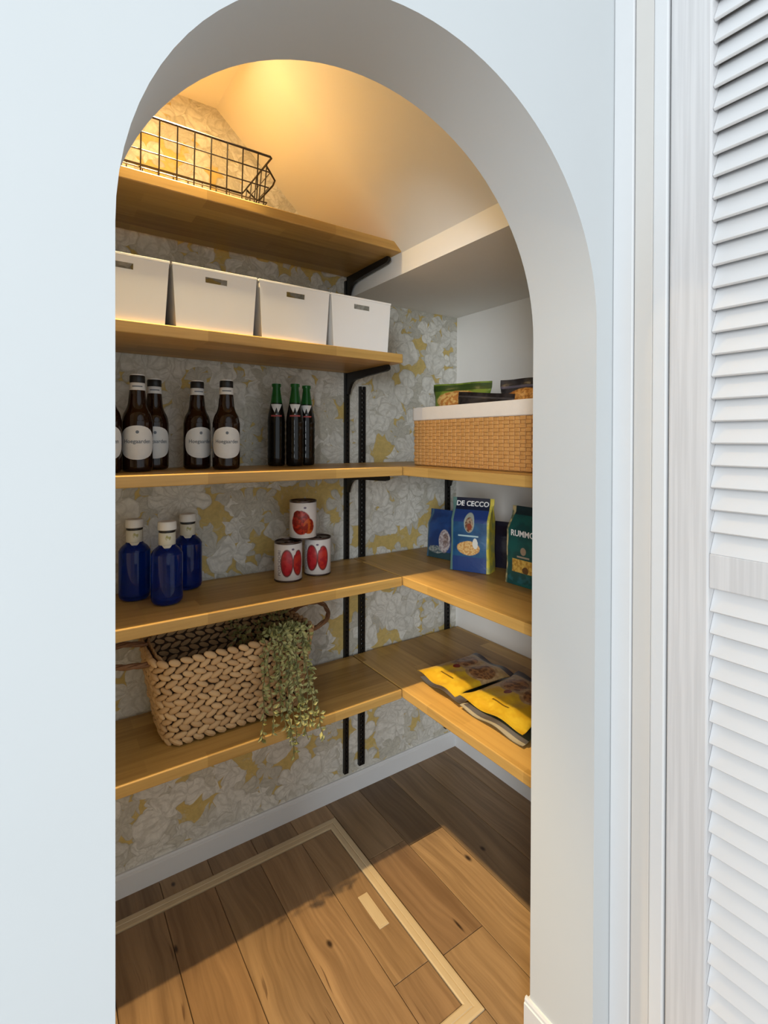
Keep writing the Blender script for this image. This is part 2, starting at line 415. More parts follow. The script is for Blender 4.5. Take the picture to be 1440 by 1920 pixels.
bm = BM(); box(bm, .6385-hx, .6645-hx, .944-hy, 1.0405-hy, 0, .0022, .0008); box(bm, .643-hx, .660-hx, .949-hy, 1.0355-hy, .0015, .0028, .0005)
tag(obj('pull_plate', bm, M_frame, H), 'small pale pull plate set in the hatch')
# baseboards
def bb_prof(d): return [(0, 0), (d, 0), (d, .046), (d-.002, .0475), (d-.002, .0525), (d-.004, .0567), (0, .0567)]
bm = BM(); prism(bm, [(YW-a, b) for a, b in bb_prof(.009)], 'X', XLEFT, XW); struct('baseboard_back', bm, M_trim)
bm = BM(); prism(bm, [(XW-a, b) for a, b in bb_prof(.009)], 'Y', Y1, YW-.009); struct('baseboard_right', bm, M_trim)
bm = BM(); prism(bm, [(XR-a, b) for a, b in bb_prof(.008)], 'Y', Y0+.001, Y1+.008); prism(bm, [(Y1+a, b) for a, b in bb_prof(.008)], 'X', XR, XW-.009); struct('baseboard_front', bm, M_trim)
bm = BM(); prism(bm, [(XL+a, b) for a, b in bb_prof(.008)], 'Y', Y0+.001, Y1); struct('baseboard_left', bm, M_trim)
# door frame in the side wall of the hall
def trim(name, x, y0, y1, m, bev=.0018, z1=2.05):
    bm = BM(); box(bm, x, .86, y0, y1, 0, z1, bev); return struct(name, bm, m)
trim('trim_1', .812, .4580, Y0-.0006, M_trim)
trim('trim_2', .8150, .4265, .4565, M_warmtrim, .001)
trim('trim_3', .8135, .4032, .4262, M_trim, .0025)
bm = BM(); box(bm, .828, .93, -2.6, -.07, 0, TOP); box(bm, .828, .93, -.07, Y0-.001, 2.06, TOP); box(bm, .861, .93, .4, Y0-.001, 0, 2.06); struct('wall_side', bm, M_plaster)
bm = BM(); box(bm, .89, .93, -.07, .399, 0, 2.06); struct('louver_backing', bm, M_inner)  # unseen backing panel, added to stop world light leaking between the slats
# louvered folding door
DY1, DY0, DX = .4005, -.06, .8150
SW = .059; DZ1 = 2.04
D = thing('door_1', '', ''); D['kind'] = 'structure'; D.location = (DX, (DY0+DY1)/2, 0)
dcy = D.location.y
def dpart(name, bm, m): return obj(name, bm, m, D)
for a, b in ((DY1-SW, DY1), (DY0, DY0+SW)):
    bm = BM(); box(bm, 0, .030, a-dcy, b-dcy, .012, DZ1, .0028); dpart('stile', bm, M_stile)
for a, b in ((.012, .11), (.897, .948), (1.96, DZ1)):
    bm = BM(); box(bm, .002, .028, DY0+SW-dcy, DY1-SW-dcy, a, b, .0015); dpart('rail', bm, M_stile)
sl = BM(); ll = DY1-DY0-2*SW
box(sl, -.003, .003, -ll/2, ll/2, -.0215, .0215, .0018, Matrix.Rotation(radians(27), 4, 'Y'))
slat_me = mesh_of('slat', sl, M_slat, True, 40)
for a, b, o_ in ((.11, .897, .881), (.948, 1.96, .966)):
    z_ = o_
    zs_ = []
    if o_ < .9:
        while z_ > a+.012: zs_.append(z_); z_ -= .0328
    else:
        while z_ < b-.012: zs_.append(z_); z_ += .0328
    for z_ in zs_:
        s = bpy.data.objects.new('slat', slat_me); COL.objects.link(s); s.parent = D; s.location = (.0155, 0, z_)

# ================================================================== LAMP
lt = thing('ceiling_downlight', 'small recessed warm downlight in the pantry ceiling above the wire basket', 'lamp', (.25, 1.084, 2.0))
bm = BM(); lathe(bm, [(.034, -.0005), (.034, -.004), (.046, -.0045), (.049, -.002), (.049, 0), (.034, 0)]); obj('lamp_ring', bm, M_trim, lt, True)
t = NT('warm_led'); em = t.n('ShaderNodeEmission'); em.inputs[0].default_value = (1.0, .70, .31, 1); em.inputs[1].default_value = 215
t.t.links.new(em.outputs[0], t.t.nodes['Material Output'].inputs[0])
bm = BM(); lathe(bm, [(.033, -.0006), (.033, -.0022), (0, -.0022)], 24); obj('lamp_disc', bm, t.m, lt)
sp_ = bpy.data.lights.new('downlight_beam', 'SPOT'); sp_.energy = SPOT; sp_.color = (1.0, .74, .37); sp_.spot_size = radians(62); sp_.spot_blend = .55; sp_.shadow_soft_size = .022
so = bpy.data.objects.new('downlight_beam', sp_); COL.objects.link(so); so.parent = lt; so.location = (0, 0, -.03)

# ================================================================== SHELVES
YB = YW-.0118
def shelf(label, x0, x1, y0, y1, z, m):
    cx_, cy_ = (x0+x1)/2, (y0+y1)/2
    bm = BM(); box(bm, x0-cx_, x1-cx_, y0-cy_, y1-cy_, 0, T, .0022)
    o = obj('shelf_board', bm, m, loc=(cx_, cy_, z-T)); return tag(o, label, 'shelf', 'wooden pantry shelves')
shelf('highest wooden shelf board, holding the wire basket', XLEFT+.002, XSOF-.001, YP, YB, Z['A'], M_shX)
shelf('wooden shelf board under the row of white storage boxes', XLEFT+.002, XP-.001, YP, YB, Z['B'], M_shX)
shelf('wooden shelf board on the back wall holding beer and cola bottles', XLEFT+.002, XP-.001, YP, YB, Z['C'], M_shX)
shelf('wooden shelf board on the back wall holding blue bottles and tomato cans', XLEFT+.002, XP-.001, YP, YB, Z['D'], M_shX)
shelf('lowest wooden shelf board on the back wall, under the wicker basket', XLEFT+.002, XP-.001, YP, YB, Z['E'], M_shX)
shelf('wooden shelf board on the right wall holding the white-rimmed woven box', XP+.0028, XW-.002, Y1+.002, YB, Z['C'], M_shY)
shelf('wooden shelf board on the right wall holding the pasta bags', XP+.0028, XW-.002, Y1+.002, YB, Z['D'], M_shY)
shelf('lowest wooden shelf board on the right wall, under yellow packets', XP+.0028, XW-.002, Y1+.002, YB, Z['E'], M_shY)
# slotted standards
def standard(label, x0, x1, z0, z1):
    w = x1-x0; bm = BM(); d = .011
    box(bm, -w/2, -w/2+.0055, -d, 0, 0, z1-z0); box(bm, w/2-.0055, w/2, -d, 0, 0, z1-z0)
    z_ = 0
    while z_ < z1-z0-.006:
        box(bm, -w/2+.005, w/2-.005, -d, -d+.002, z_, min(z_+.0085, z1-z0)); z_ += .0145
    o = obj('shelf_standard', bm, M_black, loc=((x0+x1)/2, YW-.0002, z0)); return tag(o, label, 'bracket rail', 'black slotted wall rails')
standard('black slotted wall rail carrying the left shelves, tallest one', .7850, .7995, .0701, 1.61)
standard('black slotted wall rail just right of the tallest rail', .8390, .8590, .0775, 1.2857)
standard('black slotted wall rail in the corner by the right wall', 1.203, 1.2205, .0775, 1.03)
def bracket(label, x, z, drop=.066, tip=1.134):
    y0 = YW-.0112; bm = BM()
    pts = [(y0, 0), (tip+.006, 0), (tip, -.006), (tip+.001, -.013), (tip+.012, -.017)]
    n = 8
    A = (y0-.055, -.024); B = (y0-.010, -drop)
    pts.append((y0-.10, -.021))
    for i in range(n+1):
        t_ = i/n; c = (y0-.020, -.026)
        pts.append(((1-t_)**2*A[0]+2*t_*(1-t_)*c[0]+t_*t_*B[0], (1-t_)**2*A[1]+2*t_*(1-t_)*c[1]+t_*t_*B[1]))
    pts.append((y0, -drop))
    pts = [(p[0]-y0, p[1]) for p in pts]
    prism(bm, pts, 'X', -.0045, .0045)
    o = obj('shelf_bracket', bm, M_black, loc=(x, y0, z-T-.0003)); return tag(o, label, 'bracket', 'black shelf brackets')
bracket('black steel bracket under the highest shelf beside the soffit', .7922, Z['A'], .06)
bracket('black steel bracket under the shelf of white boxes', .7922, Z['B'])
bracket('black steel bracket under the beer and cola bottle shelf', .7922, Z['C'])
bracket('black steel bracket under the blue bottle and can shelf', .7922, Z['D'])
bracket('black steel bracket under the wicker basket shelf', .7922, Z['E'])
bracket('black steel bracket under the woven box shelf in the corner', 1.2118, Z['C'])
bracket('black steel bracket under the pasta bag shelf in the corner', 1.2118, Z['D'])
bracket('black steel bracket under the yellow packet shelf in the corner', 1.2118, Z['E'])

# ================================================================== WIRE BASKET
WB = thing('wire_basket', 'dark wire grid basket on the highest shelf', 'basket', (.22, 1.21, Z['A']))
def wire(name, pts, r, closed=False):
    bm = BM(); tube(bm, [(p[0]-.22, p[1]-1.21, p[2]-Z['A']) for p in pts], r, 6, closed); return obj(name, bm, M_wire, WB, True)
bx0, bx1, by0, by1 = -.008, .444, 1.111, 1.318; zb0, zb1 = Z['A']+.0035, 1.7665
ins = .010
def rimpt(z_): k = (zb1-z_)/(zb1-zb0)*ins; return bx0+k, bx1-k, by0+k, by1-k
a = rimpt(zb1); wire('rim', [(a[0], a[2], zb1), (a[1]-.004, a[2], zb1), (a[1], a[2]+.004, zb1), (a[1], a[3], zb1), (a[0], a[3], zb1)], .0026, True)
for k in range(3):
    z_ = zb1-.0345*(k+1); q = rimpt(z_)
    wire('wire', [(q[0], q[2], z_), (q[1], q[2], z_), (q[1], q[3], z_), (q[0], q[3], z_)], .0015, True)
q = rimpt(zb0); wire('wire', [(q[0], q[2], zb0), (q[1], q[2], zb0), (q[1], q[3], zb0), (q[0], q[3], zb0)], .002, True)
xs = [.4105-.0345*i for i in range(13)]
for x_ in xs:
    if x_ < bx0+.008: continue
    wire('wire', [(x_, by0-.0012, zb1), (x_, q[2]-.0012, zb0), (x_, q[3]+.0012, zb0), (x_, by1+.0012, zb1)], .0015)
for k in range(5):
    y_ = by0+.035*(k+1)
    for xe, xq, s in ((bx1, q[1], 1), (bx0, q[0], -1)):
        wire('wire', [(xe+.001*s, y_, zb1), (xq+.001*s, y_, zb0)], .0015)
for xe, s in ((bx1, 1),):
    wire('handle', [(xe, 1.150, zb1), (xe+.012*s, 1.153, zb1-.012), (xe+.026*s, 1.158, zb1-.026), (xe+.028*s, 1.175, zb1-.030), (xe+.028*s, 1.265, zb1-.030), (xe+.026*s, 1.28, zb1-.026), (xe, 1.29, zb1)], .0024)

# ================================================================== WHITE BOXES
M_box = plain('white_plastic_box', (.89, .88, .86), .42, var=.01)
def storage_box():
    r = thing('storage_box', '', 'box', group='white storage boxes')
    w0, w1, d, h, th = .0815, .0895, .250, .1305, .0022
    bm = BM()
    # front with hand slot: grid of rectangles at local y=0 (front), tapering in x
    def X_(u, z_): return u*(w0+(w1-w0)*z_/h)
    us = (-1, -.262, .262, 1); zs_ = (0, .1015, .1135, h)
    for yy, f in ((0, 1), (th, -1)):
        g = [[bm.verts.new((X_(u, z_), yy+.002*(1-z_/h), z_)) for u in us] for z_ in zs_]
        for i in range(3):
            for j in range(3):
                if (i, j) != (1, 1): bm.faces.new((g[i][j], g[i][j+1], g[i+1][j+1], g[i+1][j]))
        if f == 1: G = g
        else: G2 = g
    ring = [(1, 1), (1, 2), (2, 2), (2, 1)]
    for (i, j), (k, l) in zip(ring, ring[1:]+ring[:1]): bm.faces.new((G[i][j], G[k][l], G2[k][l], G2[i][j]))
    for i in range(3):
        for j in (0, 3): bm.faces.new((G[i][j], G[i+1][j], G2[i+1][j], G2[i][j]))
    for j in range(3): bm.faces.new((G[3][j], G[3][j+1], G2[3][j+1], G2[3][j]))
    # sides, back, bottom as thin tapered slabs
    def slab(a, b, c, e, n):
        P = [Vector(v) for v in (a, b, c, e)]; n = Vector(n)*th
        A = [bm.verts.new(p) for p in P]; B = [bm.verts.new(p+n) for p in P]
        bm.faces.new(A); bm.faces.new(B[::-1])
        for i in range(4): bm.faces.new((A[i], A[(i+1) % 4], B[(i+1) % 4], B[i]))
    for s in (-1, 1): slab((s*w0, .003, 0), (s*w0, d, 0), (s*w1, d, h), (s*w1, .001, h), (-s, 0, 0))
    slab((-w0, d, 0), (w0, d, 0), (w1, d, h), (-w1, d, h), (0, -1, 0))
    slab((-w0, .003, 0), (w0, .003, 0), (w0, d, 0), (-w0, d, 0), (0, 0, 1))
    obj('box_body', bm, M_box, r)
    # folded rim round the top, front lip slightly proud
    bm = BM()
    for x0, x1, y0, y1 in ((-w1-.001, w1+.001, -.0016, .0016), (-w1-.001, w1+.001, d-.0016, d+.0016)): box(bm, x0, x1, y0, y1, h-.004, h+.0008, .0006)
    for s in (-1, 1): box(bm, s*w1-.0014, s*w1+.0014, .0016, d-.0016, h-.004, h+.0008, .0006)
    obj('rim', bm, M_box, r)
    return r
sb = storage_box()
for i, (x_, lab) in enumerate(((.1305, 'white storage box cut by the arch, leftmost of the white boxes'), (.3152, 'widest looking white storage box, second from the left'),
                    (.4998, 'white storage box, third from the left in the row'), (.6835, 'white storage box nearest the corner, rightmost in the row'))):
    if i == 0: b = sb; sb.location = (x_, 1.1015, Z['B']); sb['label'] = lab
    else: dup(sb, (x_, 1.1015, Z['B']), 0, lab)

# ================================================================== BEER BOTTLES
M_brown = plain('brown_glass', (.016, .005, .002), .07, var=.05, spec=.45)
M_wlabel = plain('white_paper_label', (.70, .70, .69), .5, var=.05, scale=90)
M_grey_ink = plain('grey_blue_ink', (.14, .16, .19), .5)
M_blackcap = plain('black_foil', (.01, .01, .011), .4)
def prof_r(prof):
    def f(z_):
        for (r0, z0), (r1, z1) in zip(prof, prof[1:]):
            if z0 <= z_ <= z1 and z1 > z0: return r0+(r1-r0)*(z_-z0)/(z1-z0)
        return prof[-1][0]
    return f
def smooth_prof(pts, n=5):
    o = []
    for i in range(len(pts)-1):
        p0 = pts[max(i-1, 0)]; p1 = pts[i]; p2 = pts[i+1]; p3 = pts[min(i+2, len(pts)-1)]
        for k in range(n):
            t_ = k/n
            o.append(tuple(.5*((2*p1[c])+(-p0[c]+p2[c])*t_+(2*p0[c]-5*p1[c]+4*p2[c]-p3[c])*t_*t_+(-p0[c]+3*p1[c]-3*p2[c]+p3[c])*t_**3) for c in (0, 1)))
    return o+[pts[-1]]
bp = smooth_prof([(.0275, .0015), (.0308, .006), (.0315, .02), (.0315, .100), (.0308, .113), (.0276, .127), (.0222, .138), (.0190, .149), (.0176, .162), (.0162, .176), (.0150, .186), (.0145, .203)])
def beer():
    r = thing('beer_bottle', '', 'bottle', group='brown beer bottles')
    bm = BM(); lathe(bm, [(0, .0015)]+bp+[(0, .203)]); obj('bottle_body', bm, M_brown, r, True, 60)
    rad = prof_r(bp); bm = BM()
    def hw_(t_): q = abs(2*t_-1); return .0400*(1-min(1, max(0, q))**2.6)**.5+.0004
    patch(bm, .027, .101, hw_, rad, .0004, 18, 16); lb = obj('label', bm, M_wlabel, r, True, 80)
    obj('lettering', text_mesh('Hoegaarden', .0118, M_grey_ink, cyl_map(.0665, .0322), bold=.0002), None, lb)
    bm = BM(); patch(bm, .0835, .0905, lambda t_: .0032*sqrt(max(0, 1-(2*t_-1)**2))+.0002, rad, .0007, 8, 6); obj('emblem', bm, M_grey_ink, lb)
    bm = BM(); lathe(bm, [(.0150, .178), (.0166, .179), (.0158, .194), (.0150, .195)]); tag(obj('neck_label', bm, M_wlabel, r, True, 60), 'white paper band round the neck')
    bm = BM(); patch(bm, .1855, .188, lambda t_: .011, lambda z_: .0163, .0003, 2, 8); obj('lettering', bm, M_grey_ink, r.children[-1])
    bm = BM(); lathe(bm, [(.0145, .1945), (.0157, .196), (.0157, .2095), (.0145, .2115), (0, .2115)], 28); tag(obj('cap', bm, M_blackcap, r, True, 50), 'black cap with pale top')
    bm = BM(); lathe(bm, [(.0148, .2112), (.0145, .2134), (.0115, .2142), (0, .2142)], 24); obj('cap_top', bm, M_wlabel, r.children[-1], True, 50)
    return r
b0 = beer()
beers = [(.1789, 1.2260, 'large looking brown beer bottle with full round white label near the arch edge', .0),
         (.2247, 1.2900, 'brown beer bottle standing half hidden behind another at far left', .05),
         (.3174, 1.2700, 'brown beer bottle with label turned right, in the middle of the beer row', .28),
         (.3705, 1.2120, 'brown beer bottle nearest the green-necked bottles', .06),
         (.1150, 1.2100, 'brown beer bottle mostly hidden by the left arch edge', .0)]
for i, (x_, y_, lab, dr) in enumerate(beers):
    rz = face_cam(x_, y_)+dr
    if i == 0: b0.location = (x_, y_, Z['C']); b0.rotation_euler = (0, 0, rz); b0['label'] = lab
    else: dup(b0, (x_, y_, Z['C']), rz, lab)

# ================================================================== COLA BOTTLES
M_cola = plain('dark_cola_glass', (.005, .004, .0035), .07, var=.05, spec=.42)
M_greenglass = plain('green_glass', (.05, .30, .07), .06, trans=.75, ior=1.3, var=.03)
M_redlabel = plain('red_print', (.35, .06, .06), .5)
cprof = [(.0205, .0015), (.0228, .005), (.0232, .012)]
for k in range(6):
    z_ = .016+k*.0185; cprof += [(.0233, z_), (.0238, z_+.006), (.0238, z_+.012), (.0232, z_+.0165)]
cprof += [(.0228, .131), (.0215, .141), (.0193, .152), (.0160, .170)]
def cola():
    r = thing('soda_bottle', '', 'bottle', group='dark soda bottles with green necks')
    bm = BM(); lathe(bm, [(0, .0015)]+cprof+[(0, .170)]); obj('bottle_body', bm, M_cola, r, True, 60)
    bm = BM(); lathe(bm, [(.0159, .1702), (.0128, .190), (.0105, .207), (.0103, .214), (.0122, .2145), (.0125, .218), (.0122, .2225), (.009, .2225), (.0085, .21), (.0108, .190), (.0140, .1702)]); tag(obj('neck', bm, M_greenglass, r, True, 50), 'clear green glass neck')
    rad = prof_r(cprof); bm = BM()
    patch(bm, .139, .167, lambda t_: .002+.0145*t_, rad, .0004, 10, 10); obj('label', bm, M_wlabel, r, True, 80)
    bm = BM(); patch(bm, .1405, .157, lambda t_: .0050*(1-t_)+.0006, rad, .0008, 6, 6); obj('emblem', bm, M_cola, r.children[-1])
    bm = BM(); patch(bm, .1335, .1375, lambda t_: .015, rad, .0005, 3, 10); obj('brand_band', bm, M_redlabel, r, True, 80)
    return r
c0 = cola()
for i, (x_, y_, lab) in enumerate(((.5306, 1.2930, 'dark soda bottle with green neck, nearest the beer bottles'), (.5723, 1.2650, 'dark soda bottle with green neck, standing in front of its group'),
                                   (.6175, 1.2890, 'dark soda bottle with green neck, nearest the black wall rail'))):
    rz = face_cam(x_, y_)
    if i == 0: c0.location = (x_, y_, Z['C']); c0.rotation_euler = (0, 0, rz); c0['label'] = lab
    else: dup(c0, (x_, y_, Z['C']), rz, lab)

# ================================================================== BLUE BOTTLES
M_blue = plain('cobalt_glass', (.004, .040, .34), .03, trans=.8, ior=1.36, var=.03, spec=.5)
M_capw = plain('white_plastic_cap', (.72, .71, .68), .4, var=.02)
M_cream = print_mat('collar_label', (.62, .60, .50), [('blob', .002, .1505, .006, .007, ((.35, .33, .12), (.62, .6, .5), 160))], 'cyl', .018)
blp = smooth_prof([(.026, .0015), (.0315, .006), (.0338, .013), (.0338, .030), (.0338, .105), (.0330, .114), (.0275, .123), (.0195, .130), (.0165, .136)])
def blue():
    r = thing('water_bottle', '', 'bottle', group='cobalt blue bottles')
    bm = BM(); lathe(bm, [(0, .004), (.02, .004)]+blp+[(.0162, .158), (0, .158)], 32); obj('bottle_body', bm, M_blue, r, True, 60)
    bm = BM(); lathe(bm, [(.0168, .1325), (.0180, .134), (.0180, .160), (.0170, .161)]); obj('collar_label', bm, M_cream, r, True, 50)
    bm = BM(); patch(bm, .122, .1335, lambda t_: .0002+.011*t_, lambda z_: .0180+(.1335-z_)*.55, .0006, 6, 8); obj('collar_tip', bm, M_cream, r.children[-1], True)
    bm = BM(); lathe(bm, [(.0155, .161), (.0176, .162), (.0176, .1655), (.0155, .166)]); obj('neck_ring', bm, M_blackcap, r, True, 50)
    bm = BM(); lathe(bm, [(.0165, .166), (.0196, .167), (.0200, .170), (.0196, .183), (.018, .1855), (0, .186)]); obj('cap', bm, M_capw, r, True, 40)
    return r
w0 = blue()
for i, (x_, y_, lab) in enumerate(((.1830, 1.2935, 'cobalt blue bottle with white cap nearest the left arch edge'), (.2391, 1.2190, 'cobalt blue bottle with white cap standing in front of two others'),
                                   (.3063, 1.3150, 'cobalt blue bottle with white cap standing back by the wallpaper'))):
    rz = face_cam(x_, y_)
    if i == 0: w0.location = (x_, y_, Z['D']); w0.rotation_euler = (0, 0, rz); w0['label'] = lab
    else: dup(w0, (x_, y_, Z['D']), rz, lab)

# ================================================================== TOMATO CANS
M_tin = plain('dark_tin', (.10, .07, .06), .3, metal=.8)
RC = .0365
M_canA = print_mat('peeled_tomato_print', (.70, .66, .64), [
    ('ell', -.011, .050, .0175, .036, (.16, .03, .03)), ('ell', -.011, .050, .0145, .032, ((.48, .02, .03), (.36, .012, .02), 60)), ('ell', .021, .049, .0165, .034, (.20, .03, .03)),
    ('ell', .021, .049, .0138, .030, ((.50, .03, .02), (.36, .012, .02), 60)), ('ell', .008, .082, .006, .012, (.70, .66, .64))], 'cyl', RC)
M_canB = print_mat('chopped_tomato_print', (.70, .66, .64), [
    ('blob', -.006, .046, .027, .032, ((.42, .025, .01), (.20, .008, .004), 110)), ('blob', .016, .036, .016, .021, ((.48, .08, .01), (.24, .01, .004), 90)), ('blob', -.016, .066, .011, .013, ((.30, .015, .01), (.14, .006, .004), 110))], 'cyl', RC)
M_ink = plain('purple_grey_ink', (.16, .12, .17), .5)
def can(mat, label, x, y, z, dr, txt):
    r = thing('food_can', label, 'can', (x, y, z), face_cam(x, y)+dr, 'tins of tomatoes')
    bm = BM(); lathe(bm, [(0, .0015), (.033, .0015), (.0348, 0), (.0368, .0008), (.0368, .003), (.0355, .0042), (.0355, .0985), (.0368, .100), (.0368, .1026), (.0348, .1036), (.0335, .1005), (.015, .1002), (0, .1000)], 36); obj('tin', bm, M_tin, r, True, 35)
    bm = BM(); lathe(bm, [(.0356, .0045), (RC, .0052), (RC, .0975), (.0356, .0982)], 36); lb = obj('label', bm, mat, r, True, 60)
    bm = BM(); tube(bm, [(.012*cos(a*pi/5), -.014+.009*sin(a*pi/5), .1020) for a in range(10)], .0014, 6, True); box(bm, -.004, .004, -.008, .006, .1003, .1022, .0006); obj('pull_ring', bm, M_tin, r, True)
    if txt:
        me = text_mesh(txt, .0125, M_ink, lambda a, b: cyl_map(.050+a, RC+.0003, -.86)(-b, 0)); obj('lettering', me, None, lb)
    bm = BM(); patch(bm, .083, .0885, lambda t_: .0035*sqrt(max(0, 1-(2*t_-1)**2))+.0003, lambda z_: RC, .0003, 6, 6, .14); obj('emblem', bm, M_ink, lb)
    return r
can(M_canA, 'tomato tin showing peeled tomatoes, nearest the shelf front in the lower row', .5465, 1.2490, Z['D'], .20, 'POMODORI')
can(M_canA, 'tomato tin showing peeled tomatoes, by the black wall rail in the lower row', .6400, 1.2620, Z['D'], -.16, 'POMODORI')
can(M_canB, 'tomato tin showing chopped tomatoes, stacked on the two others', .5945, 1.2600, Z['D']+.1038, 0, '')

# ================================================================== WICKER BASKET + PLANT
BX, BY = .391, 1.250
WK = thing('wicker_basket', 'braided water-hyacinth basket with loop handles on the lowest back shelf', 'basket', (BX, BY, Z['E']))
M_core = plain('dark_wicker_core', (.060, .032, .014), .8, var=.2)
M_braid = NT('braided_straw'); _o = M_braid.n('ShaderNodeObjectInfo').outputs['Random']; _tc = M_braid.n('ShaderNodeTexCoord').outputs['Object']
_nz = M_braid.noise(_tc, 90, 3); M_braid = M_braid.done(M_braid.mix(M_braid.math('ADD', M_braid.math('MULTIPLY', _nz, .6), M_braid.math('MULTIPLY', _o, .45)), (.36, .20, .085), (.72, .50, .27)), .65)
HB = .196
def ring_pt(t_, h, inset=0.0):
    """point and outward normal on the basket's rounded-rectangle wall; t_ = arc length from the front-left corner, anticlockwise seen from above"""
    k = h/HB
    a = .158+.034*k**.8-inset; b = .084+.018*k-inset; R = min(.042, b*.5)
    segs = [2*(a-R), pi*R/2, 2*(b-R), pi*R/2]*2
    tot = sum(segs); s = (t_ % 1.0)*tot
    cs = [(a-R, -b+R, -pi/2), (a-R, b-R, 0), (-a+R, b-R, pi/2), (-a+R, -b+R, pi)]
    for i, L_ in enumerate(segs):
        if s <= L_+1e-9:
            side = i//2
            if i % 2 == 0:
                d = [(1, 0), (0, 1), (-1, 0), (0, -1)][side]; n = [(0, -1), (1, 0), (0, 1), (-1, 0)][side]
                st = [(-a+R, -b), (a, -b+R), (a-R, b), (-a, b-R)][side]
                return Vector((st[0]+d[0]*s, st[1]+d[1]*s, h)), Vector((n[0], n[1], 0)), tot
            c = cs[side]; an = c[2]+s/R
            return Vector((c[0]+R*cos(an), c[1]+R*sin(an), h)), Vector((cos(an), sin(an), 0)), tot
        s -= L_
    return Vector((-a+R, -b, h)), Vector((0, -1, 0)), tot
bm = BM(); NP = 64; rings = []
for h, ins_ in ((.004, .012), (.004, .006), (.05, .005), (.10, .005), (.15, .005), (HB-.004, .005), (HB-.004, .013), (.10, .014), (.012, .016)):
    rings.append([bm.verts.new(ring_pt(i/NP, h, ins_)[0]) for i in range(NP)])
for A, B in zip(rings, rings[1:]):
    for i in range(NP): bm.faces.new((A[i], A[(i+1) % NP], B[(i+1) % NP], B[i]))
bm.faces.new(rings[0][::-1]); bm.faces.new(rings[-1])
obj('basket_core', bm, M_core, WK, True, 60)
def stitch_bm(bm, M_):
    r = bmesh.ops.create_icosphere(bm, subdivisions=1, radius=1, matrix=M_)
    return r
sbm = BM(); bmesh.ops.create_uvsphere(sbm, u_segments=7, v_segments=5, radius=1, matrix=Matrix.Rotation(pi/2, 4, 'Y'))
for v in sbm.verts: v.co.y += .25*(1-v.co.x**2) if False else 0
stitch = mesh_of('strand', sbm, M_braid, True)
weave = BM(); nr = 13
for row in range(nr):
    h = .0104+(HB-.0128)*row/(nr-1)
    tot = ring_pt(0, h)[2]; n = 2*int(round(tot/.0245/2))
    for i in range(n):
        t_ = (i+.5*(row % 2))/n
        p, nn, _ = ring_pt(t_, h, -.0005); tt = Vector((-nn.y, nn.x, 0))
        up = Vector((0, 0, 1)); tilt = radians(24 if row % 2 else -24)+rnd.uniform(-.12, .12)
        ax = tt*cos(tilt)+up*sin(tilt); ay = -tt*sin(tilt)+up*cos(tilt)
        out_ = .0012*rnd.uniform(-1, 1)
        R_ = Matrix(((ax.x, nn.x, ay.x, 0), (ax.y, nn.y, ay.y, 0), (ax.z, nn.z, ay.z, 0), (0, 0, 0, 1)))
        Mx = Matrix.Translation(p+nn*(out_-.0005)+up*rnd.uniform(-.001, .001)) @ R_ @ Matrix.Diagonal((0.0152*rnd.uniform(.9, 1.1), .0068, .0077*rnd.uniform(.9, 1.12), 1))
        front = nn.y < -.35 and p.x < .5
        if front and row:
            o = bpy.data.objects.new('strand', stitch); COL.objects.link(o); o.parent = WK; o.matrix_local = Mx
        else:
            bmesh.ops.create_uvsphere(weave, u_segments=6, v_segments=4, radius=1, matrix=Mx @ Matrix.Rotation(pi/2, 4, 'Y'))
# inside of the far wall, strands too
for row in range(6, nr):
    h = .0104+(HB-.0128)*row/(nr-1); tot = ring_pt(0, h, .014)[2]; n = int(tot/.024)
    for i in range(n):
        p, nn, _ = ring_pt((i+.5*(row % 2))/n, h, .0145)
        if nn.y < .2 and abs(nn.x) < .8: continue
        tt = Vector((-nn.y, nn.x, 0)); up = Vector((0, 0, 1)); tilt = radians(22 if row % 2 else -22); ax = tt*cos(tilt)+up*sin(tilt); ay = -tt*sin(tilt)+up*cos(tilt)
        R_ = Matrix(((ax.x, nn.x, ay.x, 0), (ax.y, nn.y, ay.y, 0), (ax.z, nn.z, ay.z, 0), (0, 0, 0, 1)))
        bmesh.ops.create_uvsphere(weave, u_segments=6, v_segments=4, radius=1, matrix=Matrix.Translation(p) @ R_ @ Matrix.Diagonal((.014, .004, .0066, 1)) @ Matrix.Rotation(pi/2, 4, 'Y'))
tag(obj('weave', weave, M_braid, WK, True), kind='stuff')
M_handle = plain('brown_wrapped_handle', (.19, .095, .045), .7, var=.25, scale=120)
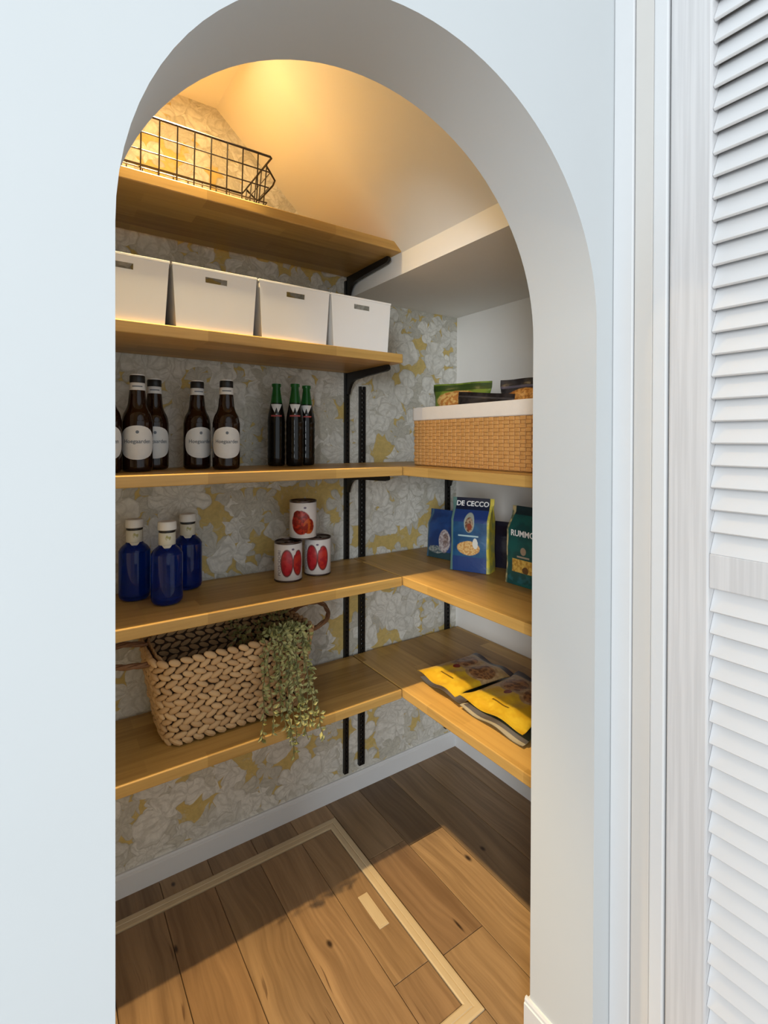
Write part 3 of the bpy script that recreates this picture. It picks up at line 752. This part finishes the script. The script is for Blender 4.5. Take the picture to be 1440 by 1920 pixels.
for s, pts in ((1, [(.1855, .055, .192), (.225, .060, .208), (.262, .050, .212), (.277, .030, .207), (.277, .005, .195), (.262, -.020, .185), (.225, -.040, .178), (.1865, -.045, .172)]),
               (-1, [(-.1855, .020, .200), (-.225, .022, .210), (-.268, .016, .210), (-.283, .002, .204), (-.282, -.016, .196), (-.262, -.036, .188), (-.225, -.050, .186), (-.1865, -.054, .184)])):
    bm = BM()
    sp = smooth_prof3 = []
    for i in range(len(pts)-1):
        p0 = Vector(pts[max(i-1, 0)]); p1 = Vector(pts[i]); p2 = Vector(pts[i+1]); p3 = Vector(pts[min(i+2, len(pts)-1)])
        for k in range(5):
            t_ = k/5; sp.append(.5*((2*p1)+(p2-p0)*t_+(2*p0-5*p1+4*p2-p3)*t_*t_+(3*p1-p0-3*p2+p3)*t_**3))
    sp.append(Vector(pts[-1]))
    for ph in range(3):   # three twisted cords
        cpts = []
        for i, p in enumerate(sp):
            d = (sp[min(i+1, len(sp)-1)]-sp[max(i-1, 0)]).normalized(); u = d.cross(Vector((0, 0, 1))).normalized(); w = u.cross(d); an = i*.55+ph*2*pi/3
            cpts.append(p+.0033*(u*cos(an)+w*sin(an)))
        tube(bm, cpts, .0036, 6)
    obj('handle', bm, M_handle, WK, True, 60)

PL = thing('trailing_plant', 'green leafy trailing plant spilling over the right of the wicker basket', 'plant', (BX+.10, BY+.02, Z['E']+.014))
M_leaf = NT('olive_leaf'); _tc = M_leaf.n('ShaderNodeTexCoord').outputs['Object']; M_leaf = M_leaf.done(M_leaf.mix(M_leaf.ramp(M_leaf.noise(_tc, 60, 2), .35, .65), (.16, .17, .05), (.42, .40, .17)), .5)
M_stem = plain('green_stem', (.12, .11, .04), .6)
M_pot = plain('dark_pot', (.04, .035, .03), .7)
px, py, pz = PL.location
bm = BM(); lathe(bm, [(0, 0), (.035, 0), (.045, .07), (.048, .08), (.044, .08), (.041, .066), (0, .064)], 20); obj('pot', bm, M_pot, PL, True, 40)
leafb = BM(); stems = []
pr = random.Random(11)
def leaf(p, d, L_, wd):
    d = d.normalized(); n = Vector((pr.uniform(-.5, .5), -1+pr.uniform(-.4, .4), pr.uniform(-.1, .6))).normalized(); s = d.cross(n).normalized()
    n = s.cross(d)
    a = leafb.verts.new(p); b = leafb.verts.new(p+d*L_*.45+s*wd+n*.0015); c = leafb.verts.new(p+d*L_); e = leafb.verts.new(p+d*L_*.45-s*wd+n*.0015); m = leafb.verts.new(p+d*L_*.5-n*.0008)
    for f in ((a, b, m), (b, c, m), (c, e, m), (e, a, m)): leafb.faces.new(f)
ROOT = Vector((BX+.10, BY+.02, Z['E']+.085))
specs = []
for i in range(15):
    u = i/14; specs.append((BX+.050+.105*u+pr.uniform(-.01, .01), pr.choice([.04, .09, .13, .17, .20, .215, .235])))
specs += [(BX+.080, .238), (BX+.120, .262), (BX+.145, .245)]
for xr, down in specs:
    fr = Vector((xr, BY-.106, Z['E']+HB+.008+pr.uniform(-.002, .008)))
    pts = [ROOT+Vector((pr.uniform(-.03, .03), pr.uniform(-.03, .03), 0)), (ROOT+fr)/2+Vector((0, 0, .035)), fr+Vector((0, .02, .004)), fr+Vector((0, -.008, -.006))]
    n = max(3, int(down/.02)); q = pts[-1].copy(); vx = pr.uniform(-.25, .25)
    for k in range(n):
        q = q+Vector((vx*.02+pr.uniform(-.005, .005), -.0035+pr.uniform(-.004, .002), -down/n)); vx *= .9
        if q.z < Z['E']+.03: q.y = min(q.y, YP-.007)
        pts.append(q.copy())
    stems.append(pts)
    for k in range(3, len(pts)-1):
        for j in range(3):
            p = pts[k].lerp(pts[k+1], j/3)
            leaf(p, Vector((pr.uniform(-1, 1), pr.uniform(-.35, .1), pr.uniform(-1, .3))), pr.uniform(.011, .019), pr.uniform(.003, .0048))
    for k in range(1, 3):
        for j in range(7):
            p = pts[k].lerp(pts[k+1], j/7)
            leaf(p, Vector((pr.uniform(-1, 1), pr.uniform(-.6, .6), pr.uniform(-.3, 1))), pr.uniform(.012, .02), pr.uniform(.0032, .005))
for i in range(200):   # crown inside the basket
    p = ROOT+Vector((pr.uniform(-.10, .075), pr.uniform(-.05, .055), pr.uniform(.03, .135)))
    leaf(p, Vector((pr.uniform(-1, 1), pr.uniform(-1, 1), pr.uniform(-.3, 1))), pr.uniform(.013, .02), pr.uniform(.0035, .005))
for v in leafb.verts: v.co -= Vector((px, py, pz))
tag(obj('foliage', leafb, M_leaf, PL), kind='stuff')
for pts in stems:
    bm = BM(); tube(bm, [Vector(p)-Vector((px, py, pz)) for p in pts], .0011, 5); obj('stem', bm, M_stem, PL, True)

# ================================================================== WOVEN BOX WITH SNACKS
TX0, TX1, TY0, TY1, TH = .884, 1.228, .675, 1.155, .163
TB = thing('woven_box', 'honey woven box with white cloth rim on the right shelf', 'basket', ((TX0+TX1)/2, (TY0+TY1)/2, Z['C']))
tw, tl = (TX1-TX0)/2, (TY1-TY0)/2
M_honey = NT('honey_woven_fibre'); _o = M_honey.n('ShaderNodeTexCoord').outputs['Object']
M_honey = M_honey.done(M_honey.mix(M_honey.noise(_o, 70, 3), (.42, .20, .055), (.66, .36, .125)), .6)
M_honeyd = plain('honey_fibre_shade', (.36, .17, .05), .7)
M_cloth = plain('white_cotton_rim', (.74, .69, .64), .8, var=.04, scale=60, bump=.1)
bm = BM()
th = .004
def rr(w, l, R, n=6):
    o = []
    for cx_, cy_, a0 in ((w-R, -l+R, -pi/2), (w-R, l-R, 0), (-w+R, l-R, pi/2), (-w+R, -l+R, pi)):
        for i in range(n+1): o.append((cx_+R*cos(a0+i*pi/2/n), cy_+R*sin(a0+i*pi/2/n)))
    return o
def shell(bm, levels):
    rs = []
    for w, l, R, z_ in levels: rs.append([bm.verts.new((x_, y_, z_)) for x_, y_ in rr(w, l, R)])
    n = len(rs[0])
    for A, B in zip(rs, rs[1:]):
        for i in range(n): bm.faces.new((A[i], A[(i+1) % n], B[(i+1) % n], B[i]))
    return rs
rs = shell(bm, [(tw-.002, tl-.002, .02, .001), (tw-.001, tl-.001, .02, TH-.01), (tw-.006, tl-.006, .018, TH-.01), (tw-.007, tl-.007, .018, .006)])
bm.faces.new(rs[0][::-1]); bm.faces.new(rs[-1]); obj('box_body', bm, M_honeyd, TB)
bm = BM(); shell(bm, [(tw+.0005, tl+.0005, .021, TH-.036), (tw+.0026, tl+.0026, .022, TH-.034), (tw+.003, tl+.003, .022, TH-.004), (tw+.0015, tl+.0015, .021, TH), (tw-.006, tl-.006, .018, TH), (tw-.0085, tl-.0085, .017, TH-.004), (tw-.0085, tl-.0085, .017, TH-.04)])
tag(obj('rim', bm, M_cloth, TB, True, 40), 'white cloth rim band')
bm = BM(); cw, chh = .0158, .0088; r0 = 0; z_ = .003
while z_ < TH-.037:
    for side in range(4):
        Ls = 2*((tl if side % 2 == 0 else tw)-.016); n = int(Ls/cw)
        for i in range(n):
            s = -Ls/2+(i+.5)*Ls/n
            if (i+r0) % 2: dp, hh = .0030, .0046
            else: dp, hh = .0016, .0040
            lx, wx = Ls/n*.5-.0002, (tw if side % 2 == 0 else tl)-.001
            M_ = Matrix.Rotation([pi, pi/2*3, 0, pi/2][side], 4, 'Z')
            hgt = min(hh, (TH-.036-z_)/2)
            bmesh.ops.create_cube(bm, size=2, matrix=M_ @ Matrix.Translation((wx, s, z_+chh/2)) @ Matrix.Diagonal((dp, lx*(1.0 if dp > .002 else .8), hgt, 1)))
    z_ += chh; r0 += 1
bmesh.ops.bevel(bm, geom=bm.edges[:], offset=.0010, segments=1, affect='EDGES')
tag(obj('weave', bm, M_honey, TB), kind='stuff')

def pillow(w, h, Th, nx=22, nz=26, seal=.07, seed=1, flare=.0):
    bm = BM(); r = random.Random(seed); ph = [r.uniform(0, 6.28) for _ in range(6)]; grids = []
    for sgn in (-1, 1):
        g = []
        for k in range(nz+1):
            z_ = h*k/nz; row = []
            t_ = (z_/h-seal)/(1-2*seal)
            pr_ = 0 if t_ <= 0 or t_ >= 1 else (1-(2*t_-1)**4)**.6*min(1, 8*min(t_, 1-t_))**.5
            for i in range(nx+1):
                u = 2*i/nx-1
                y_ = Th/2*pr_*max(0, 1-abs(u)**3)**.6
                wr = .0025*pr_*sin(u*9+ph[0]+z_*40)*sin(z_*70+ph[1])*(1-u*u)+.004*(1-pr_)*sin(u*5+ph[2])
                x_ = u*w/2*(1-.07*pr_*(1-0*abs(u)))
                row.append(bm.verts.new((x_, sgn*(y_+.0006)+wr, z_)))
            g.append(row)
        for k in range(nz):
            for i in range(nx): bm.faces.new((g[k][i], g[k][i+1], g[k+1][i+1], g[k+1][i]))
        grids.append(g)
    A, B = grids
    for k in range(nz):
        for i in (0, nx): bm.faces.new((A[k][i], A[k+1][i], B[k+1][i], B[k][i]))
    for i in range(nx):
        for k in (0, nz): bm.faces.new((A[k][i], A[k][i+1], B[k][i+1], B[k][i]))
    return bm
def place(o, loc, rx=0, ry=0, rz=0):
    o.location = loc; o.rotation_mode = 'XYZ'; o.rotation_euler = (rx, ry, rz)
zt = Z['C']+.008
chip = ((.62, .30, .07), (.38, .14, .02), 130)
M_sg = print_mat('green_snack_print', ((.09, .15, .02), (.17, .24, .03), 30), [('rect', 0, .215, .2, .009, (.03, .06, .012)), ('blob', -.005, .178, .066, .028, ((.62, .40, .14), (.42, .17, .04), 95))], crinkle=.4)
M_sk = print_mat('black_snack_print', ((.012, .011, .016), (.03, .028, .035), 30), [('rect', 0, .21, .2, .004, (.10, .09, .13)), ('blob', 0, .168, .058, .036, chip)], crinkle=.4)
M_sd = print_mat('dark_snack_print', ((.010, .008, .010), (.022, .018, .02), 30), [('rect', 0, .16, .2, .002, (.05, .045, .05))], crinkle=.4)
def bag(name, label, cat, bm, m, group, loc, **k):
    r = thing(name, label, cat, group=group); place(r, loc, **k)
    obj('packet', bm, m, r, True, 70); return r
bag('snack_bag', 'green snack bag with fried snack picture poking out of the woven box', 'snack bag', pillow(.185, .228, .05, seed=3), M_sg, 'snack bags in the woven box', (.985, 1.060, zt), rx=radians(-3), rz=radians(-72))
bag('snack_bag', 'black snack bag with orange snack picture behind in the woven box', 'snack bag', pillow(.17, .232, .05, seed=5), M_sk, 'snack bags in the woven box', (1.055, .885, zt), rx=radians(-6), rz=radians(-76))
bag('snack_bag', 'all black snack bag lowest at the front rim of the woven box', 'snack bag', pillow(.20, .172, .026, seed=8), M_sd, 'snack bags in the woven box', (.920, .925, zt+.013), rx=radians(-3), ry=radians(6), rz=radians(-90))

# ================================================================== PASTA BAGS
def gusset(w, d, h, seal=.07, taper=.70, seed=1):
    bm = BM(); r = random.Random(seed); rs = []; nz = 26
    a = [r.uniform(0, 6.28) for _ in range(4)]
    for k in range(nz+1):
        t_ = k/nz; z_ = h*t_
        dd = d if t_ < taper else d*max(0.04, 1-(t_-taper)/(1-seal-taper)) if t_ < 1-seal else d*.04
        ww = w*(1+(.05*max(0, t_-taper)/(1-taper)))*(1-.03*sin(pi*min(1, t_/taper)))
        bul = .0035*sin(pi*min(1, t_/.9))
        R = min(.006, dd*.3); ring = []
        pts = rr(ww/2, dd/2, R, 3)
        for x_, y_ in pts:
            bx = bul*(1-(2*x_/ww)**2)*(1 if y_ > 0 else -1) if abs(y_) > dd*.4 else 0
            cr = .0018*sin(x_*90+a[0]+z_*30)*sin(z_*55+a[1])*(t_ > .03)
            sx = -(.010*(1-(2*y_/dd)**2)*(t_**1.2)) if abs(x_) > ww/2-R*1.01 and dd > .01 else 0
            ring.append(bm.verts.new((x_+(sx if x_ > 0 else -sx), y_+bx+cr, z_)))
        rs.append(ring)
    # add a few vertices along front/back by subdividing long edges
    n = len(rs[0])
    for A, B in zip(rs, rs[1:]):
        for i in range(n): bm.faces.new((A[i], A[(i+1) % n], B[(i+1) % n], B[i]))
    bm.faces.new(rs[0][::-1]); bm.faces.new(rs[-1])
    return bm
M_white_ink = plain('white_ink', (.68, .70, .72), .5)
pasta = ((.66, .42, .12), (.45, .22, .05), 120)
M_p1 = print_mat('navy_pasta_print', ((.012, .035, .13), (.016, .055, .19), 20), [
    ('rect', 0, .006, .08, .016, (.02, .05, .06)), ('blob', -.012, .026, .030, .012, ((.26, .28, .26), (.08, .11, .13), 150)), ('blob', .020, .055, .022, .036, ((.44, .40, .40), (.25, .20, .21), 110)),
    ('blob', .024, .060, .010, .022, ((.33, .27, .26), (.16, .11, .1), 130)), ('rect', -.046, .07, .004, .1, (.05, .11, .17))], crinkle=.3)
M_p2 = print_mat('blue_pasta_print', ((.010, .085, .21), (.008, .06, .16), 20), [
    ('rect', 0, .19, .1, .018, (.006, .012, .035)), ('rect', 0, .155, .1, .017, (.012, .04, .17)), ('ell', -.002, .137, .0155, .028, (.30, .34, .30)), ('ell', -.002, .132, .012, .021, ((.34, .26, .18), (.12, .05, .03), 140)), ('ell', -.001, .126, .007, .010, (.20, .04, .02)),
    ('rect', -.004, .100, .030, .0022, (.35, .52, .58)), ('rect', 0, .020, .1, .022, (.012, .045, .18)), ('blob', -.003, .066, .034, .020, ((.66, .46, .2), (.50, .26, .08), 170)), ('blob', .017, .080, .008, .014, (.62, .64, .6)),
    ('rect', -.056, .1, .0065, .2, (.10, .20, .19)), ('rect', .0585, .1, .0085, .2, ((.56, .47, .05), (.34, .34, .08), 40))], crinkle=.25)
M_p3 = print_mat('teal_pasta_print', ((.006, .060, .062), (.008, .09, .085), 20), [
    ('rect', 0, .19, .1, .013, (.005, .022, .03)), ('ell', .0, .088, .009, .010, (.28, .22, .16)), ('rect', .0, .073, .02, .0022, (.3, .26, .2)), ('rect', .008, .05, .043, .0165, ((.60, .40, .09), (.40, .22, .04), 150)), ('blob', .008, .042, .010, .009, (.10, .05, .02)),
    ('blob', 0, .018, .05, .012, ((.015, .10, .12), (.006, .06, .06), 60)), ('rect', -.056, .1, .006, .2, ((.45, .38, .2), (.10, .14, .09), 40))], crinkle=.25)
M_p4 = print_mat('dark_packet_print', (.010, .008, .016), [('rect', .03, .10, .004, .004, (.4, .35, .2)), ('rect', .03, .08, .004, .003, (.4, .35, .2))], crinkle=.3)
pg = 'pasta bags on the right shelf'
bag('pasta_bag', 'small navy pasta bag with a shell picture, nearest the corner', 'pasta bag', gusset(.104, .05, .150, seed=2), M_p1, pg, (1.058, 1.210, Z['D']), rz=radians(-78), rx=radians(-3))
b2 = bag('pasta_bag', 'tall blue pasta bag with yellow side gusset and white lettering on top', 'pasta bag', gusset(.119, .058, .206, seed=4), M_p2, pg, (1.0230, 1.0450, Z['D']), rz=radians(-64), rx=radians(-2))
def on_bag(d, zc, k=.0):
    return lambda a, b: Vector((a, -(d/2+.0045) if zc < .14 else -(d/2*max(.04, 1-((zc+b)/.206-.70)/.23)+.0044), zc+b))
obj('lettering', text_mesh('DE CECCO', .0195, M_white_ink, on_bag(.058, .189), bold=.0005), None, b2.children[0])
b3 = bag('pasta_bag', 'dark teal pasta bag half hidden by the right arch edge', 'pasta bag', gusset(.120, .058, .199, seed=6), M_p3, pg, (1.0350, .8500, Z['D']), rz=radians(-90), rx=radians(-2))
obj('lettering', text_mesh('RUMMO', .021, M_white_ink, on_bag(.058, .132), bold=.0006), None, b3.children[0])
bag('pasta_bag', 'plain near-black packet standing behind the tall blue pasta bag', 'pasta bag', gusset(.10, .045, .132, seed=9), M_p4, pg, (1.125, 1.030, Z['D']), rz=radians(-70))

# ================================================================== YELLOW PACKETS
nutty = ((.36, .17, .06), (.14, .058, .022), 95)
def yel(seed): return print_mat('yellow_snack_print_%d' % seed, ((.60, .36, .02), (.66, .44, .03), 25), [
    ('rect', 0, .165, .2, .078, ((.52, .37, .17), (.40, .26, .11), 40)), ('blob', 0, .088, .085, .016, ((.60, .36, .02), (.66, .44, .03), 25)),
    ('ell', -.036, .140, .040, .044, ((.45, .30, .15), (.33, .2, .09), 60)), ('ell', -.036, .140, .031, .035, nutty), ('ell', .038, .132, .043, .048, ((.50, .34, .17), (.36, .22, .1), 60)), ('ell', .038, .132, .033, .038, nutty),
    ('ell', -.024, .094, .010, .011, (.20, .015, .008)), ('rect', 0, .040, .026, .0022, (.16, .09, .01)), ('rect', 0, .215, .2, .018, (.03, .02, .04))], crinkle=.35)
M_y1 = yel(1)
M_gr = print_mat('green_white_packet_print', ((.035, .05, .03), (.05, .07, .045), 25), [('rect', 0, .012, .2, .012, (.40, .37, .30))], crinkle=.3)
def lying(name, label, w, h, Th, m, loc, rz, tilt=0, seed=1, group='snack packets lying on the lowest right shelf'):
    r = thing(name, label, 'snack packet', group=group)
    bm = pillow(w, h, Th, seed=seed, seal=.05)
    r.location = loc; r.rotation_mode = 'XYZ'; r.rotation_euler = (radians(-90)+tilt, 0, rz)
    obj('packet', bm, m, r, True, 70); return r
ze = Z['E']
# local z (packet length) points to +X of the shelf, packet bottom edge along the shelf front
lying('snack_packet', 'flat silvery packet lowest under the yellow packet nearest the corner', .165, .22, .012, M_gr, (.884, 1.024, ze+.008), radians(-90)+.02, 0, 12)
lying('snack_packet', 'yellow packet with brown nut picture, nearest the corner', .162, .218, .026, M_y1, (.868, 1.024, ze+.032), radians(-90)-.04, 0, 3)
lying('snack_packet', 'dark green and white packet lowest under the yellow packet by the arch', .200, .22, .012, M_gr, (.872, .834, ze+.008), radians(-90), 0, 14)
lying('snack_packet', 'yellow packet with brown nut picture, cut by the right arch edge', .196, .225, .028, M_y1, (.872, .834, ze+.034), radians(-90)+.02, 0, 6)
